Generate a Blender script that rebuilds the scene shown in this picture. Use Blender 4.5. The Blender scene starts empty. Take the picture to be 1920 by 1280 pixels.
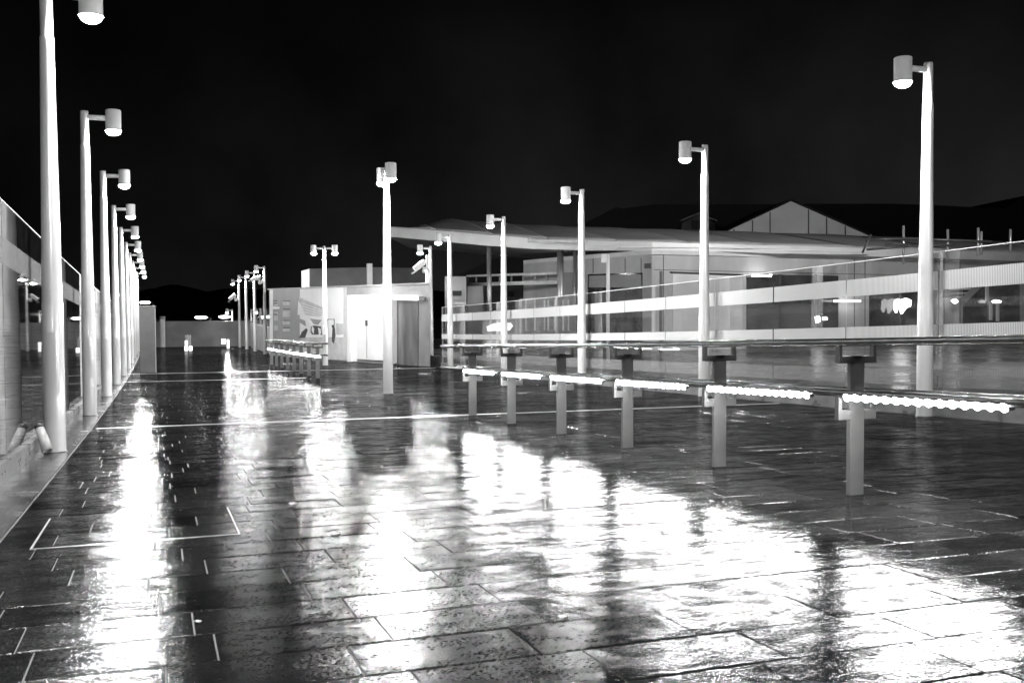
import bpy, bmesh, math, random
from mathutils import Vector, Matrix
random.seed(7)
scene = bpy.context.scene
COL = scene.collection

# ------------------------------------------------------------------ camera, world, exposure
F, PITCH, ROLL, YAW, EYE = 1882.7, 0.0378, -0.0038, 0.3412, 1.06
cy, sy = math.cos(YAW), math.sin(YAW)
r0 = Vector((cy, -sy, 0)); f0 = Vector((sy, cy, 0)); u0 = Vector((0, 0, 1))
FW = f0*math.cos(PITCH) - u0*math.sin(PITCH)
u1 = u0*math.cos(PITCH) + f0*math.sin(PITCH)
RT = r0*math.cos(ROLL) + u1*math.sin(ROLL)
UP = u1*math.cos(ROLL) - r0*math.sin(ROLL)
CAM = Vector((0, 0, EYE))
cam = bpy.data.cameras.new("camera"); cam_ob = bpy.data.objects.new("camera", cam); COL.objects.link(cam_ob)
cam.sensor_fit = 'HORIZONTAL'; cam.sensor_width = 36.0; cam.lens = F/1920*36.0
cam.clip_start = 0.05; cam.clip_end = 3000
cam_ob.matrix_world = Matrix(((RT.x, UP.x, -FW.x, CAM.x), (RT.y, UP.y, -FW.y, CAM.y), (RT.z, UP.z, -FW.z, CAM.z), (0, 0, 0, 1)))
scene.camera = cam_ob
scene.view_settings.view_transform = 'Standard'; scene.view_settings.look = 'None'
scene.view_settings.exposure = 0.0; scene.view_settings.gamma = 1.0
scene.cycles.use_denoising = True
scene.cycles.denoiser = 'OPENIMAGEDENOISE'; scene.cycles.denoising_input_passes = 'RGB_ALBEDO_NORMAL'; scene.cycles.denoising_prefilter = 'ACCURATE'
scene.cycles.max_bounces = 8; scene.cycles.transparent_max_bounces = 32
scene.cycles.caustics_reflective = False; scene.cycles.caustics_refractive = False
scene.cycles.sample_clamp_indirect = 8.0

LAMP = 2300.0      # radiance of a lamp-post lens
LED = 500.0        # radiance of the rail LEDs

world = bpy.data.worlds.new("World"); scene.world = world; world.use_nodes = True
nt = world.node_tree; nt.nodes.clear()
def N(t, kind, **kw):
    n = t.nodes.new(kind)
    for k, v in kw.items(): setattr(n, k, v)
    return n
wo = N(nt, 'ShaderNodeOutputWorld'); bg = N(nt, 'ShaderNodeBackground'); tc = N(nt, 'ShaderNodeTexCoord')
sep = N(nt, 'ShaderNodeSeparateXYZ'); nt.links.new(tc.outputs['Generated'], sep.inputs[0])
ramp = N(nt, 'ShaderNodeValToRGB')          # night sky: town glow low down, black overhead
ramp.color_ramp.elements[0].position = 0.0; ramp.color_ramp.elements[0].color = (0.0105, 0.0105, 0.0105, 1)
ramp.color_ramp.elements[1].position = 0.33; ramp.color_ramp.elements[1].color = (0.0010, 0.0010, 0.0010, 1)
e = ramp.color_ramp.elements.new(0.14); e.color = (0.0058, 0.0058, 0.0058, 1)
nt.links.new(sep.outputs['Z'], ramp.inputs[0])
nz = N(nt, 'ShaderNodeTexNoise'); nz.inputs['Scale'].default_value = 4.5; nz.inputs['Detail'].default_value = 5
nt.links.new(tc.outputs['Generated'], nz.inputs['Vector'])
mr = N(nt, 'ShaderNodeMapRange'); mr.inputs[1].default_value = 0.35; mr.inputs[2].default_value = 0.7
mr.inputs[3].default_value = 0.35; mr.inputs[4].default_value = 1.5
nt.links.new(nz.outputs[0], mr.inputs[0])
mrx = N(nt, 'ShaderNodeMapRange'); mrx.inputs[1].default_value = -0.1; mrx.inputs[2].default_value = 0.75   # more glow over the town to the right
mrx.inputs[3].default_value = 0.5; mrx.inputs[4].default_value = 1.7
nt.links.new(sep.outputs['X'], mrx.inputs[0])
mm0 = N(nt, 'ShaderNodeMath', operation='MULTIPLY'); nt.links.new(mr.outputs[0], mm0.inputs[0]); nt.links.new(mrx.outputs[0], mm0.inputs[1])
nt.links.new(ramp.outputs[0], bg.inputs[0]); nt.links.new(mm0.outputs[0], bg.inputs[1]); nt.links.new(bg.outputs[0], wo.inputs[0])

# ------------------------------------------------------------------ geometry of the place
def zd(x, y):                                # height of the ramped deck
    yy = min(y, 60.0)
    z = -(0.0487*yy - 0.5*0.00065*yy*yy) - 0.0053*max(min(x, 12), -3)
    if y > 60: z -= 0.02*(y-60)
    return z
def at(px, py, d):                           # point seen at photo pixel (1920x1280) at depth d
    return CAM + d*(FW + RT*((px-960)/F) - UP*((py-640)/F))
def ray(px, py): return (FW + RT*((px-960)/F) - UP*((py-640)/F))
class Wall:                                  # vertical plane through two points; hit(px,py) gives the place on it
    def __init__(s, a, b):
        s.a = Vector((a.x, a.y, 0)); s.d = (Vector((b.x, b.y, 0))-s.a).normalized()
        s.n = Vector((s.d.y, -s.d.x, 0))
        if s.n.dot(CAM-s.a) < 0: s.n = -s.n
    def hit(s, px, py, out=0.0):
        r = ray(px, py); t = (s.a + s.n*out - CAM).dot(s.n)/r.dot(s.n)
        return CAM + r*t

def link(name, me, parent=None, mat=None):
    o = bpy.data.objects.new(name, me); COL.objects.link(o)
    if mat: me.materials.append(mat)
    if parent: o.parent = parent; 
    return o
def tag(o, label=None, cat=None, group=None, kind=None):
    if label: o['label'] = label
    if cat: o['category'] = cat
    if group: o['group'] = group
    if kind: o['kind'] = kind
    return o
def thing(name, label, cat, loc=(0, 0, 0), rotz=0, group=None):
    o = bpy.data.objects.new(name, None); COL.objects.link(o); o.location = loc; o.rotation_euler = (0, 0, rotz)
    o.empty_display_size = 0.2
    return tag(o, label, cat, group)
def kids(o): return [c for c in COL.objects if c.parent == o]
def dup(root, loc, rotz, label, group=None):
    r = root.copy(); COL.objects.link(r); r.location = loc; r.rotation_euler = (0, 0, rotz); r['label'] = label
    if group: r['group'] = group
    for ch in kids(root):
        c = ch.copy(); COL.objects.link(c); c.parent = r
        for g in kids(ch):
            d = g.copy(); COL.objects.link(d); d.parent = c
    return r
def box(bm, c, s, rot=None, bev=0.0):
    r = bmesh.ops.create_cube(bm, size=1.0)
    vs = r['verts']
    for v in vs: v.co = Vector((v.co.x*s[0], v.co.y*s[1], v.co.z*s[2]))
    if bev:
        es = list({e for v in vs for e in v.link_edges})
        g = bmesh.ops.bevel(bm, geom=es, offset=bev, segments=2, affect='EDGES', profile=0.5)
        vs = list({v for f in g['faces'] for v in f.verts} | {v for v in vs if v.is_valid})
    for v in vs:
        p = v.co
        if rot: p = rot @ p
        v.co = p + Vector(c)
def tube(bm, a, b, ra, rb=None, seg=24, caps=True):
    a, b = Vector(a), Vector(b); rb = ra if rb is None else rb
    d = (b-a).normalized(); p = d.orthogonal().normalized(); q = d.cross(p)
    A = [bm.verts.new(a + (p*math.cos(t)+q*math.sin(t))*ra) for t in [2*math.pi*i/seg for i in range(seg)]]
    B = [bm.verts.new(b + (p*math.cos(t)+q*math.sin(t))*rb) for t in [2*math.pi*i/seg for i in range(seg)]]
    for i in range(seg):
        f = bm.faces.new((A[i], A[(i+1) % seg], B[(i+1) % seg], B[i])); f.smooth = True
    if caps: bm.faces.new(A[::-1]); bm.faces.new(B)
def lathe(bm, prof, c=(0, 0, 0), seg=32):
    rings = []
    for r, z in prof:
        rings.append([bm.verts.new((c[0]+r*math.cos(2*math.pi*i/seg), c[1]+r*math.sin(2*math.pi*i/seg), c[2]+z)) for i in range(seg)])
    for k in range(len(rings)-1):
        for i in range(seg):
            f = bm.faces.new((rings[k][i], rings[k][(i+1) % seg], rings[k+1][(i+1) % seg], rings[k+1][i])); f.smooth = True
    return rings
def prism(bm, pts, off):                     # closed outline extruded by the vector off
    A = [bm.verts.new(p) for p in pts]; B = [bm.verts.new(Vector(p)+off) for p in pts]
    n = len(pts)
    bm.faces.new(A); bm.faces.new(B[::-1])
    for i in range(n): bm.faces.new((A[i], B[i], B[(i+1) % n], A[(i+1) % n]))
def mk(name, bm, mat=None, parent=None, sharp=None):
    bmesh.ops.recalc_face_normals(bm, faces=bm.faces)
    me = bpy.data.meshes.new(name); bm.to_mesh(me); bm.free()
    return link(name, me, parent, mat)
def B(): return bmesh.new()

# ------------------------------------------------------------------ materials
def mat(name, base=0.5, rough=0.5, metal=0.0, noise=0.0, nscale=8.0, bump=0.0, bscale=60.0, spec=0.5, stretch=None, rnoise=0.0):
    m = bpy.data.materials.new(name); m.use_nodes = True; t = m.node_tree
    p = t.nodes['Principled BSDF']
    p.inputs['Base Color'].default_value = (base, base, base, 1); p.inputs['Roughness'].default_value = rough
    p.inputs['Metallic'].default_value = metal; p.inputs['Specular IOR Level'].default_value = spec
    if noise or bump or rnoise:
        c = N(t, 'ShaderNodeTexCoord'); mp = N(t, 'ShaderNodeMapping'); t.links.new(c.outputs['Object'], mp.inputs[0])
        if stretch: mp.inputs['Scale'].default_value = stretch
        n = N(t, 'ShaderNodeTexNoise'); n.inputs['Scale'].default_value = nscale; n.inputs['Detail'].default_value = 6
        t.links.new(mp.outputs[0], n.inputs['Vector'])
        if noise:
            r = N(t, 'ShaderNodeMapRange'); r.inputs[1].default_value = 0.3; r.inputs[2].default_value = 0.7
            r.inputs[3].default_value = base*(1-noise); r.inputs[4].default_value = min(0.9, base*(1+noise))
            t.links.new(n.outputs[0], r.inputs[0]); t.links.new(r.outputs[0], p.inputs['Base Color'])
        if rnoise:
            r = N(t, 'ShaderNodeMapRange'); r.inputs[1].default_value = 0.3; r.inputs[2].default_value = 0.7
            r.inputs[3].default_value = max(0.03, rough-rnoise); r.inputs[4].default_value = min(1, rough+rnoise)
            t.links.new(n.outputs[0], r.inputs[0]); t.links.new(r.outputs[0], p.inputs['Roughness'])
        if bump:
            n2 = N(t, 'ShaderNodeTexNoise'); n2.inputs['Scale'].default_value = bscale; n2.inputs['Detail'].default_value = 4
            t.links.new(mp.outputs[0], n2.inputs['Vector'])
            b = N(t, 'ShaderNodeBump'); b.inputs['Strength'].default_value = bump; b.inputs['Distance'].default_value = 0.01
            t.links.new(n2.outputs[0], b.inputs['Height']); t.links.new(b.outputs[0], p.inputs['Normal'])
    return m
def emit(name, s):
    m = bpy.data.materials.new(name); m.use_nodes = True; t = m.node_tree; t.nodes.clear()
    o = N(t, 'ShaderNodeOutputMaterial'); e = N(t, 'ShaderNodeEmission'); e.inputs[1].default_value = s
    t.links.new(e.outputs[0], o.inputs[0]); return m

M_white = mat('white_paint', 0.64, 0.22, noise=0.10, nscale=3, stretch=(1, 1, 0.25), rnoise=0.08)
M_pole = mat('pole_paint', 0.50, 0.2, noise=0.12, nscale=3, stretch=(1, 1, 0.25), rnoise=0.08, spec=0.7)
M_head = mat('lamp_head_paint', 0.85, 0.35, noise=0.06, nscale=4)
M_steel = mat('brushed_steel', 0.42, 0.38, 0.6, noise=0.2, nscale=5, stretch=(1, 1, 0.2), bump=0.05, bscale=40)
M_post = mat('grey_post_paint', 0.08, 0.42, noise=0.15, nscale=5, bump=0.06, bscale=90)
M_dark = mat('dark_handrail', 0.035, 0.22, noise=0.4, nscale=6, bump=0.12, bscale=150)
M_bracket = mat('dark_bracket', 0.05, 0.4, noise=0.3, nscale=10)
M_curb = mat('steel_curb', 0.19, 0.34, 0.3, noise=0.25, nscale=2.5, bump=0.08, bscale=30, rnoise=0.12)
M_lens = emit('lamp_lens', LAMP)
M_led = emit('led', LED)
M_black = mat('black_void', 0.01, 0.6)
M_strip = mat('drain_steel', 0.45, 0.30, 0.5, noise=0.15, nscale=20, bump=0.1, bscale=60)

def glass_mat(name, dirt, seed):
    m = bpy.data.materials.new(name); m.use_nodes = True; t = m.node_tree; t.nodes.clear()
    o = N(t, 'ShaderNodeOutputMaterial'); tr = N(t, 'ShaderNodeBsdfTransparent'); tr.inputs[0].default_value = (0.93, 0.93, 0.93, 1)
    g = N(t, 'ShaderNodeBsdfGlossy'); g.inputs['Roughness'].default_value = 0.015
    fr = N(t, 'ShaderNodeFresnel'); fr.inputs[0].default_value = 1.8
    ge = N(t, 'ShaderNodeNewGeometry'); inv = N(t, 'ShaderNodeMath', operation='SUBTRACT'); inv.inputs[0].default_value = 1
    t.links.new(ge.outputs['Backfacing'], inv.inputs[1])
    f1 = N(t, 'ShaderNodeMath', operation='ADD'); f1.inputs[1].default_value = 1.0; t.links.new(fr.outputs[0], f1.inputs[0])
    f2 = N(t, 'ShaderNodeMath', operation='DIVIDE'); t.links.new(fr.outputs[0], f2.inputs[0]); t.links.new(f1.outputs[0], f2.inputs[1])
    f3 = N(t, 'ShaderNodeMath', operation='MULTIPLY'); f3.inputs[1].default_value = 2.0; t.links.new(f2.outputs[0], f3.inputs[0])      # both faces of the pane
    mu = N(t, 'ShaderNodeMath', operation='MULTIPLY'); t.links.new(f3.outputs[0], mu.inputs[0]); t.links.new(inv.outputs[0], mu.inputs[1])
    mx = N(t, 'ShaderNodeMixShader'); t.links.new(mu.outputs[0], mx.inputs[0]); t.links.new(tr.outputs[0], mx.inputs[1]); t.links.new(g.outputs[0], mx.inputs[2])
    # rain film and dirt
    c = N(t, 'ShaderNodeTexCoord'); n = N(t, 'ShaderNodeTexNoise'); n.inputs['Scale'].default_value = 3; n.inputs['Detail'].default_value = 8
    t.links.new(c.outputs['Object'], n.inputs['Vector'])
    v = N(t, 'ShaderNodeTexVoronoi'); v.inputs['Scale'].default_value = 55; t.links.new(c.outputs['Object'], v.inputs['Vector'])
    dr = N(t, 'ShaderNodeMapRange'); dr.inputs[1].default_value = 0.34; dr.inputs[2].default_value = 0.18; dr.inputs[3].default_value = 0; dr.inputs[4].default_value = dirt*1.2
    t.links.new(v.outputs['Distance'], dr.inputs[0])
    dm = N(t, 'ShaderNodeMapRange'); dm.inputs[1].default_value = 0.35; dm.inputs[2].default_value = 0.75; dm.inputs[3].default_value = dirt*0.3; dm.inputs[4].default_value = dirt
    t.links.new(n.outputs[0], dm.inputs[0])
    ad = N(t, 'ShaderNodeMath', operation='ADD'); t.links.new(dr.outputs[0], ad.inputs[0]); t.links.new(dm.outputs[0], ad.inputs[1])
    di = N(t, 'ShaderNodeBsdfDiffuse'); di.inputs[0].default_value = (0.6, 0.6, 0.6, 1)
    tl = N(t, 'ShaderNodeBsdfTranslucent'); tl.inputs[0].default_value = (0.6, 0.6, 0.6, 1)
    md = N(t, 'ShaderNodeMixShader'); md.inputs[0].default_value = 0.4; t.links.new(di.outputs[0], md.inputs[1]); t.links.new(tl.outputs[0], md.inputs[2])
    m2 = N(t, 'ShaderNodeMixShader'); t.links.new(ad.outputs[0], m2.inputs[0]); t.links.new(mx.outputs[0], m2.inputs[1]); t.links.new(md.outputs[0], m2.inputs[2])
    t.links.new(m2.outputs[0], o.inputs[0]); return m
M_glass = glass_mat('parapet_glass', 0.05, 0)
M_glass_clear = glass_mat('clean_glass', 0.012, 1)
def frost_mat(name, lo, hi, col):
    m = bpy.data.materials.new(name); m.use_nodes = True; t = m.node_tree; t.nodes.clear()
    o = N(t, 'ShaderNodeOutputMaterial'); tr = N(t, 'ShaderNodeBsdfTransparent')
    di = N(t, 'ShaderNodeBsdfDiffuse'); di.inputs[0].default_value = (col, col, col, 1)
    tl = N(t, 'ShaderNodeBsdfTranslucent'); tl.inputs[0].default_value = (col, col, col, 1)
    md = N(t, 'ShaderNodeMixShader'); md.inputs[0].default_value = 0.35; t.links.new(di.outputs[0], md.inputs[1]); t.links.new(tl.outputs[0], md.inputs[2])
    c = N(t, 'ShaderNodeTexCoord'); w = N(t, 'ShaderNodeTexWave', wave_type='BANDS', bands_direction='Y'); w.inputs['Scale'].default_value = 0.314/0.028
    t.links.new(c.outputs['Object'], w.inputs['Vector'])
    mp = N(t, 'ShaderNodeMapRange'); mp.inputs[1].default_value = 0.12; mp.inputs[2].default_value = 0.4; mp.inputs[3].default_value = lo; mp.inputs[4].default_value = hi
    t.links.new(w.outputs['Fac'], mp.inputs[0])
    mx = N(t, 'ShaderNodeMixShader'); t.links.new(mp.outputs[0], mx.inputs[0]); t.links.new(tr.outputs[0], mx.inputs[1]); t.links.new(md.outputs[0], mx.inputs[2])
    t.links.new(mx.outputs[0], o.inputs[0]); return m
M_frost = frost_mat('frosted_stripes', 0.35, 0.92, 0.8)
M_frost_low = frost_mat('worn_stripes', 0.05, 0.30, 0.5)

def paving_mat():
    m = bpy.data.materials.new('wet_stone_slabs'); m.use_nodes = True; t = m.node_tree
    t.nodes.remove(t.nodes['Principled BSDF']); out = t.nodes['Material Output']
    df = N(t, 'ShaderNodeBsdfDiffuse'); gl = N(t, 'ShaderNodeBsdfGlossy', distribution='BECKMANN'); fr = N(t, 'ShaderNodeFresnel'); fr.inputs[0].default_value = 1.36
    mxs = N(t, 'ShaderNodeMixShader'); fa = N(t, 'ShaderNodeMath', operation='MULTIPLY_ADD'); fa.inputs[1].default_value = 4.0; fa.inputs[2].default_value = 1.0; t.links.new(fr.outputs[0], fa.inputs[0])
    fb = N(t, 'ShaderNodeMath', operation='DIVIDE'); t.links.new(fr.outputs[0], fb.inputs[0]); t.links.new(fa.outputs[0], fb.inputs[1])   # micro-shadowing at grazing angles
    fg = N(t, 'ShaderNodeMath', operation='MULTIPLY'); t.links.new(fb.outputs[0], fg.inputs[0])      # times the share of the stone the water film covers
    t.links.new(fg.outputs[0], mxs.inputs[0]); t.links.new(df.outputs[0], mxs.inputs[1]); t.links.new(gl.outputs[0], mxs.inputs[2])
    t.links.new(mxs.outputs[0], out.inputs[0])
    c = N(t, 'ShaderNodeTexCoord')
    at_ = N(t, 'ShaderNodeAttribute'); at_.attribute_name = 'slab_tone'
    big = N(t, 'ShaderNodeTexNoise'); big.inputs['Scale'].default_value = 0.9; big.inputs['Detail'].default_value = 5; big.inputs['Roughness'].default_value = 0.6
    t.links.new(c.outputs['Object'], big.inputs['Vector'])
    mid = N(t, 'ShaderNodeTexNoise'); mid.inputs['Scale'].default_value = 12; mid.inputs['Detail'].default_value = 6; mid.inputs['Roughness'].default_value = 0.65
    mpm = N(t, 'ShaderNodeMapping'); mpm.inputs['Scale'].default_value = (0.8, 1.2, 1)      # riven lines across the slab
    t.links.new(c.outputs['Object'], mpm.inputs[0]); t.links.new(mpm.outputs[0], mid.inputs['Vector'])
    fine = N(t, 'ShaderNodeTexNoise'); fine.inputs['Scale'].default_value = 95; fine.inputs['Detail'].default_value = 4; fine.inputs['Roughness'].default_value = 0.6
    mpf = N(t, 'ShaderNodeMapping'); mpf.inputs['Scale'].default_value = (0.7, 1.2, 1)
    t.links.new(c.outputs['Object'], mpf.inputs[0]); t.links.new(mpf.outputs[0], fine.inputs['Vector'])
    # wet film: 1 where water stands and lies smooth
    film = N(t, 'ShaderNodeMapRange'); film.inputs[1].default_value = 0.42; film.inputs[2].default_value = 0.62; t.links.new(big.outputs[0], film.inputs[0])
    f2 = N(t, 'ShaderNodeMapRange'); f2.inputs[1].default_value = 0.40; f2.inputs[2].default_value = 0.66; t.links.new(mid.outputs[0], f2.inputs[0])
    fm = N(t, 'ShaderNodeMath', operation='MULTIPLY_ADD'); fm.inputs[1].default_value = 0.5; fm.use_clamp = True
    t.links.new(f2.outputs[0], fm.inputs[0])
    fh = N(t, 'ShaderNodeMath', operation='MULTIPLY'); fh.inputs[1].default_value = 0.25; t.links.new(film.outputs[0], fh.inputs[0]); t.links.new(fh.outputs[0], fm.inputs[2])
    rg = N(t, 'ShaderNodeMapRange'); rg.inputs[3].default_value = 0.14; rg.inputs[4].default_value = 0.09
    t.links.new(fm.outputs[0], rg.inputs[0])
    ra = N(t, 'ShaderNodeMath', operation='MULTIPLY_ADD'); ra.inputs[1].default_value = 0.04; t.links.new(at_.outputs['Fac'], ra.inputs[0]); t.links.new(rg.outputs[0], ra.inputs[2])
    t.links.new(ra.outputs[0], gl.inputs['Roughness'])
    # grains of stone standing out of the water film, and dry riven streaks
    grain = N(t, 'ShaderNodeTexNoise'); grain.inputs['Scale'].default_value = 100; grain.inputs['Detail'].default_value = 3; grain.inputs['Roughness'].default_value = 0.6
    t.links.new(mpf.outputs[0], grain.inputs['Vector'])
    g1 = N(t, 'ShaderNodeMapRange'); g1.inputs[1].default_value = 0.40; g1.inputs[2].default_value = 0.60; g1.inputs[3].default_value = 0.28; g1.inputs[4].default_value = 2.3; t.links.new(grain.outputs[0], g1.inputs[0])
    strk = N(t, 'ShaderNodeTexNoise'); strk.inputs['Scale'].default_value = 5.5; strk.inputs['Detail'].default_value = 6; strk.inputs['Roughness'].default_value = 0.62
    mps = N(t, 'ShaderNodeMapping'); mps.inputs['Scale'].default_value = (0.9, 1.6, 1); t.links.new(c.outputs['Object'], mps.inputs[0]); t.links.new(mps.outputs[0], strk.inputs['Vector'])
    g2 = N(t, 'ShaderNodeMapRange'); g2.inputs[1].default_value = 0.38; g2.inputs[2].default_value = 0.58; g2.inputs[3].default_value = 0.40; g2.inputs[4].default_value = 1.2; t.links.new(strk.outputs[0], g2.inputs[0])
    g3 = N(t, 'ShaderNodeMath', operation='MULTIPLY'); t.links.new(g1.outputs[0], g3.inputs[0]); t.links.new(g2.outputs[0], g3.inputs[1])
    sm = N(t, 'ShaderNodeMapRange'); sm.inputs[3].default_value = 0.75; sm.inputs[4].default_value = 1.25; t.links.new(at_.outputs['Fac'], sm.inputs[0])
    g4 = N(t, 'ShaderNodeMath', operation='MULTIPLY'); t.links.new(g3.outputs[0], g4.inputs[0]); t.links.new(sm.outputs[0], g4.inputs[1])
    t.links.new(g4.outputs[0], fg.inputs[1])
    # stone colour
    cb = N(t, 'ShaderNodeMath', operation='MULTIPLY_ADD'); cb.inputs[1].default_value = 0.010; cb.inputs[2].default_value = 0.005
    t.links.new(at_.outputs['Fac'], cb.inputs[0])
    cm = N(t, 'ShaderNodeMapRange'); cm.inputs[1].default_value = 0.3; cm.inputs[2].default_value = 0.7; cm.inputs[3].default_value = 0.6; cm.inputs[4].default_value = 1.5
    t.links.new(mid.outputs[0], cm.inputs[0])
    cc = N(t, 'ShaderNodeMath', operation='MULTIPLY'); t.links.new(cb.outputs[0], cc.inputs[0]); t.links.new(cm.outputs[0], cc.inputs[1])
    t.links.new(cc.outputs[0], df.inputs['Color'])
    b1 = N(t, 'ShaderNodeBump'); b1.inputs['Strength'].default_value = 0.15; b1.inputs['Distance'].default_value = 0.006
    t.links.new(mid.outputs[0], b1.inputs['Height'])
    st = N(t, 'ShaderNodeMapRange'); st.inputs[3].default_value = 0.30; st.inputs[4].default_value = 0.14; t.links.new(fm.outputs[0], st.inputs[0])
    b2 = N(t, 'ShaderNodeBump'); b2.inputs['Distance'].default_value = 0.004; t.links.new(st.outputs[0], b2.inputs['Strength'])
    t.links.new(fine.outputs[0], b2.inputs['Height']); t.links.new(b1.outputs[0], b2.inputs['Normal'])
    t.links.new(b2.outputs[0], df.inputs['Normal']); t.links.new(b2.outputs[0], gl.inputs['Normal'])
    return m
M_pave = paving_mat()
M_mortar = mat('joint_bed', 0.06, 0.55, noise=0.5, nscale=3, bump=0.25, bscale=60)

# ------------------------------------------------------------------ ground
def sheet(name, m, xs, ys, zf):
    bm = B(); g = [[bm.verts.new((x, y, zf(x, y))) for x in xs] for y in ys]
    for j in range(len(ys)-1):
        for i in range(len(xs)-1): bm.faces.new((g[j][i], g[j][i+1], g[j+1][i+1], g[j+1][i]))
    o = mk(name, bm, m); 
    return tag(o, kind='structure')
frange = lambda a, b, n: [a+(b-a)*i/n for i in range(n+1)]
M_terrain = mat('wet_asphalt', 0.05, 0.3, noise=0.4, nscale=0.6, bump=0.3, bscale=30, rnoise=0.12)
def zterr(x, y):
    return -2.35 if y < 58 else -2.35 - 0.0*(y-58)
sheet('ground', M_terrain, frange(-600, 900, 20), frange(-400, 1600, 20), lambda x, y: -2.6)
M_plaza = mat('wet_concrete', 0.12, 0.28, noise=0.35, nscale=0.5, bump=0.2, bscale=14, rnoise=0.12)
DECK_L, DECK_R, DECK_Y0, DECK_Y1 = -1.38, 10.78, -8.0, 82.0
bm = B(); box(bm, (46, 24, -1.75), (70.4, 72, 1.3)); plz = mk('plaza', bm, M_plaza); tag(plz, kind='structure')

# deck slabs
def build_paving():
    bm = B(); lay = bm.faces.layers.float.new('slab_tone')
    row, length, gap, ch, deep = 0.362, 0.62, 0.0065, 0.003, 0.012
    x_lo, x_hi = -0.86, 10.42
    y = DECK_Y0; k = 0
    rnd = random.Random(3)
    while y < DECK_Y1-row:
        x = x_lo; first = True
        offs = rnd.uniform(0.12, length-0.06)
        while x < x_hi-0.02:
            x2 = min(x_hi, x_lo + offs + 0.05 if first and offs > 0.1 else x+length); first = False
            if x_hi-x2 < 0.14: x2 = x_hi
            tone = rnd.random(); h = rnd.uniform(-0.0012, 0.0012); tx = rnd.gauss(0, 0.003); ty = rnd.gauss(0, 0.006)
            xa, xb, ya, yb = x+gap/2, x2-gap/2, y+gap, y+row-gap; mx, my = (xa+xb)/2, (ya+yb)/2
            def P(px, py, dz): return bm.verts.new((px, py, zd(px, py)+h+tx*(px-mx)+ty*(py-my)+dz))
            top = [P(xa+ch, ya+ch, 0), P(xb-ch, ya+ch, 0), P(xb-ch, yb-ch, 0), P(xa+ch, yb-ch, 0)]
            mid = [P(xa, ya, -0.005), P(xb, ya, -0.005), P(xb, yb, -0.005), P(xa, yb, -0.005)]
            fs = [bm.faces.new(top)]
            for i in range(4): fs.append(bm.faces.new((mid[i], mid[(i+1) % 4], top[(i+1) % 4], top[i])))
            if y < 24:
                low = [P(xa, ya, -deep), P(xb, ya, -deep), P(xb, yb, -deep), P(xa, yb, -deep)]
                for i in range(4): fs.append(bm.faces.new((low[i], low[(i+1) % 4], mid[(i+1) % 4], mid[i])))
            for f in fs: f[lay] = tone
            x = x2
        y += row; k += 1
    me = bpy.data.meshes.new('pavement'); bm.to_mesh(me); bm.free()
    o = link('pavement', me, None, M_pave); tag(o, kind='structure')
build_paving()
bm = B()      # the deck under the slabs: a solid tray
ys = frange(DECK_Y0, DECK_Y1, 90); rows_ = []
for y in ys:
    rows_.append([bm.verts.new((x, y, zd(x, y)+dz)) for x, dz in ((DECK_L, -0.007), (DECK_R, -0.007), (DECK_R, -0.5), (DECK_L, -0.5))])
for j in range(len(ys)-1):
    for i in range(4): bm.faces.new((rows_[j][i], rows_[j][(i+1) % 4], rows_[j+1][(i+1) % 4], rows_[j+1][i]))
bm.faces.new(rows_[0]); bm.faces.new(rows_[-1][::-1])
tag(mk('deck_ground', bm, M_mortar), kind='structure')
M_edge = mat('edge_stone', 0.03, 0.2, noise=0.3, nscale=2.5, bump=0.15, bscale=50, rnoise=0.1)
for xa, xb in ((DECK_L+0.1, -0.87), (10.43, DECK_R-0.02)):
    sheet('pavement_edge', M_edge, [xa, (xa+xb)/2, xb], frange(DECK_Y0, DECK_Y1, 90), lambda x, y: zd(x, y)+0.003)

def drain(y, x0, x1, w, label):
    bm = B()
    n = 12
    a = [[bm.verts.new((x0+(x1-x0)*i/n, y+dy, zd(x0+(x1-x0)*i/n, y)+dz)) for i in range(n+1)] for dy, dz in ((-w/2, -0.004), (-w/2, 0.006), (w/2, 0.006), (w/2, -0.004))]
    for i in range(n):
        for k in range(3): bm.faces.new((a[k][i], a[k][i+1], a[k+1][i+1], a[k+1][i]))
    return tag(mk('drain_channel', bm, M_strip), label, 'drain channel', 'pale drain strips across the wet paving')
drain(15.0, -0.8, 10.3, 0.06, 'pale steel drain strip crossing the paving under the long handrail')
drain(31.6, -0.95, 4.4, 0.06, 'pale steel drain strip across the paving just before the short far rail')
drain(37.6, -0.95, 10.2, 0.10, 'wider pale strip across the paving at the foot of the dark grey cabinet')
# cover frame set into the paving
bm = B(); cx0, cx1, cy0, cy1 = -0.67, 0.45, 6.03, 7.10
for a, b, c, d in ((cx0, cx1, cy0, cy0+0.013), (cx0, cx0+0.009, cy0+0.015, cy1), (cx1-0.009, cx1, cy0+0.015, cy1)):
    vs = [bm.verts.new((x, y, zd(x, y)+0.004)) for x, y in ((a, c), (b, c), (b, d), (a, d))]
    vt = [bm.verts.new((v.co.x, v.co.y, v.co.z-0.01)) for v in vs]
    bm.faces.new(vs)
    for i in range(4): bm.faces.new((vs[i], vs[(i+1) % 4], vt[(i+1) % 4], vt[i]))
tag(mk('access_cover', bm, M_strip), 'square access cover with thin pale metal frame set into the wet slabs', 'access cover')

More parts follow.
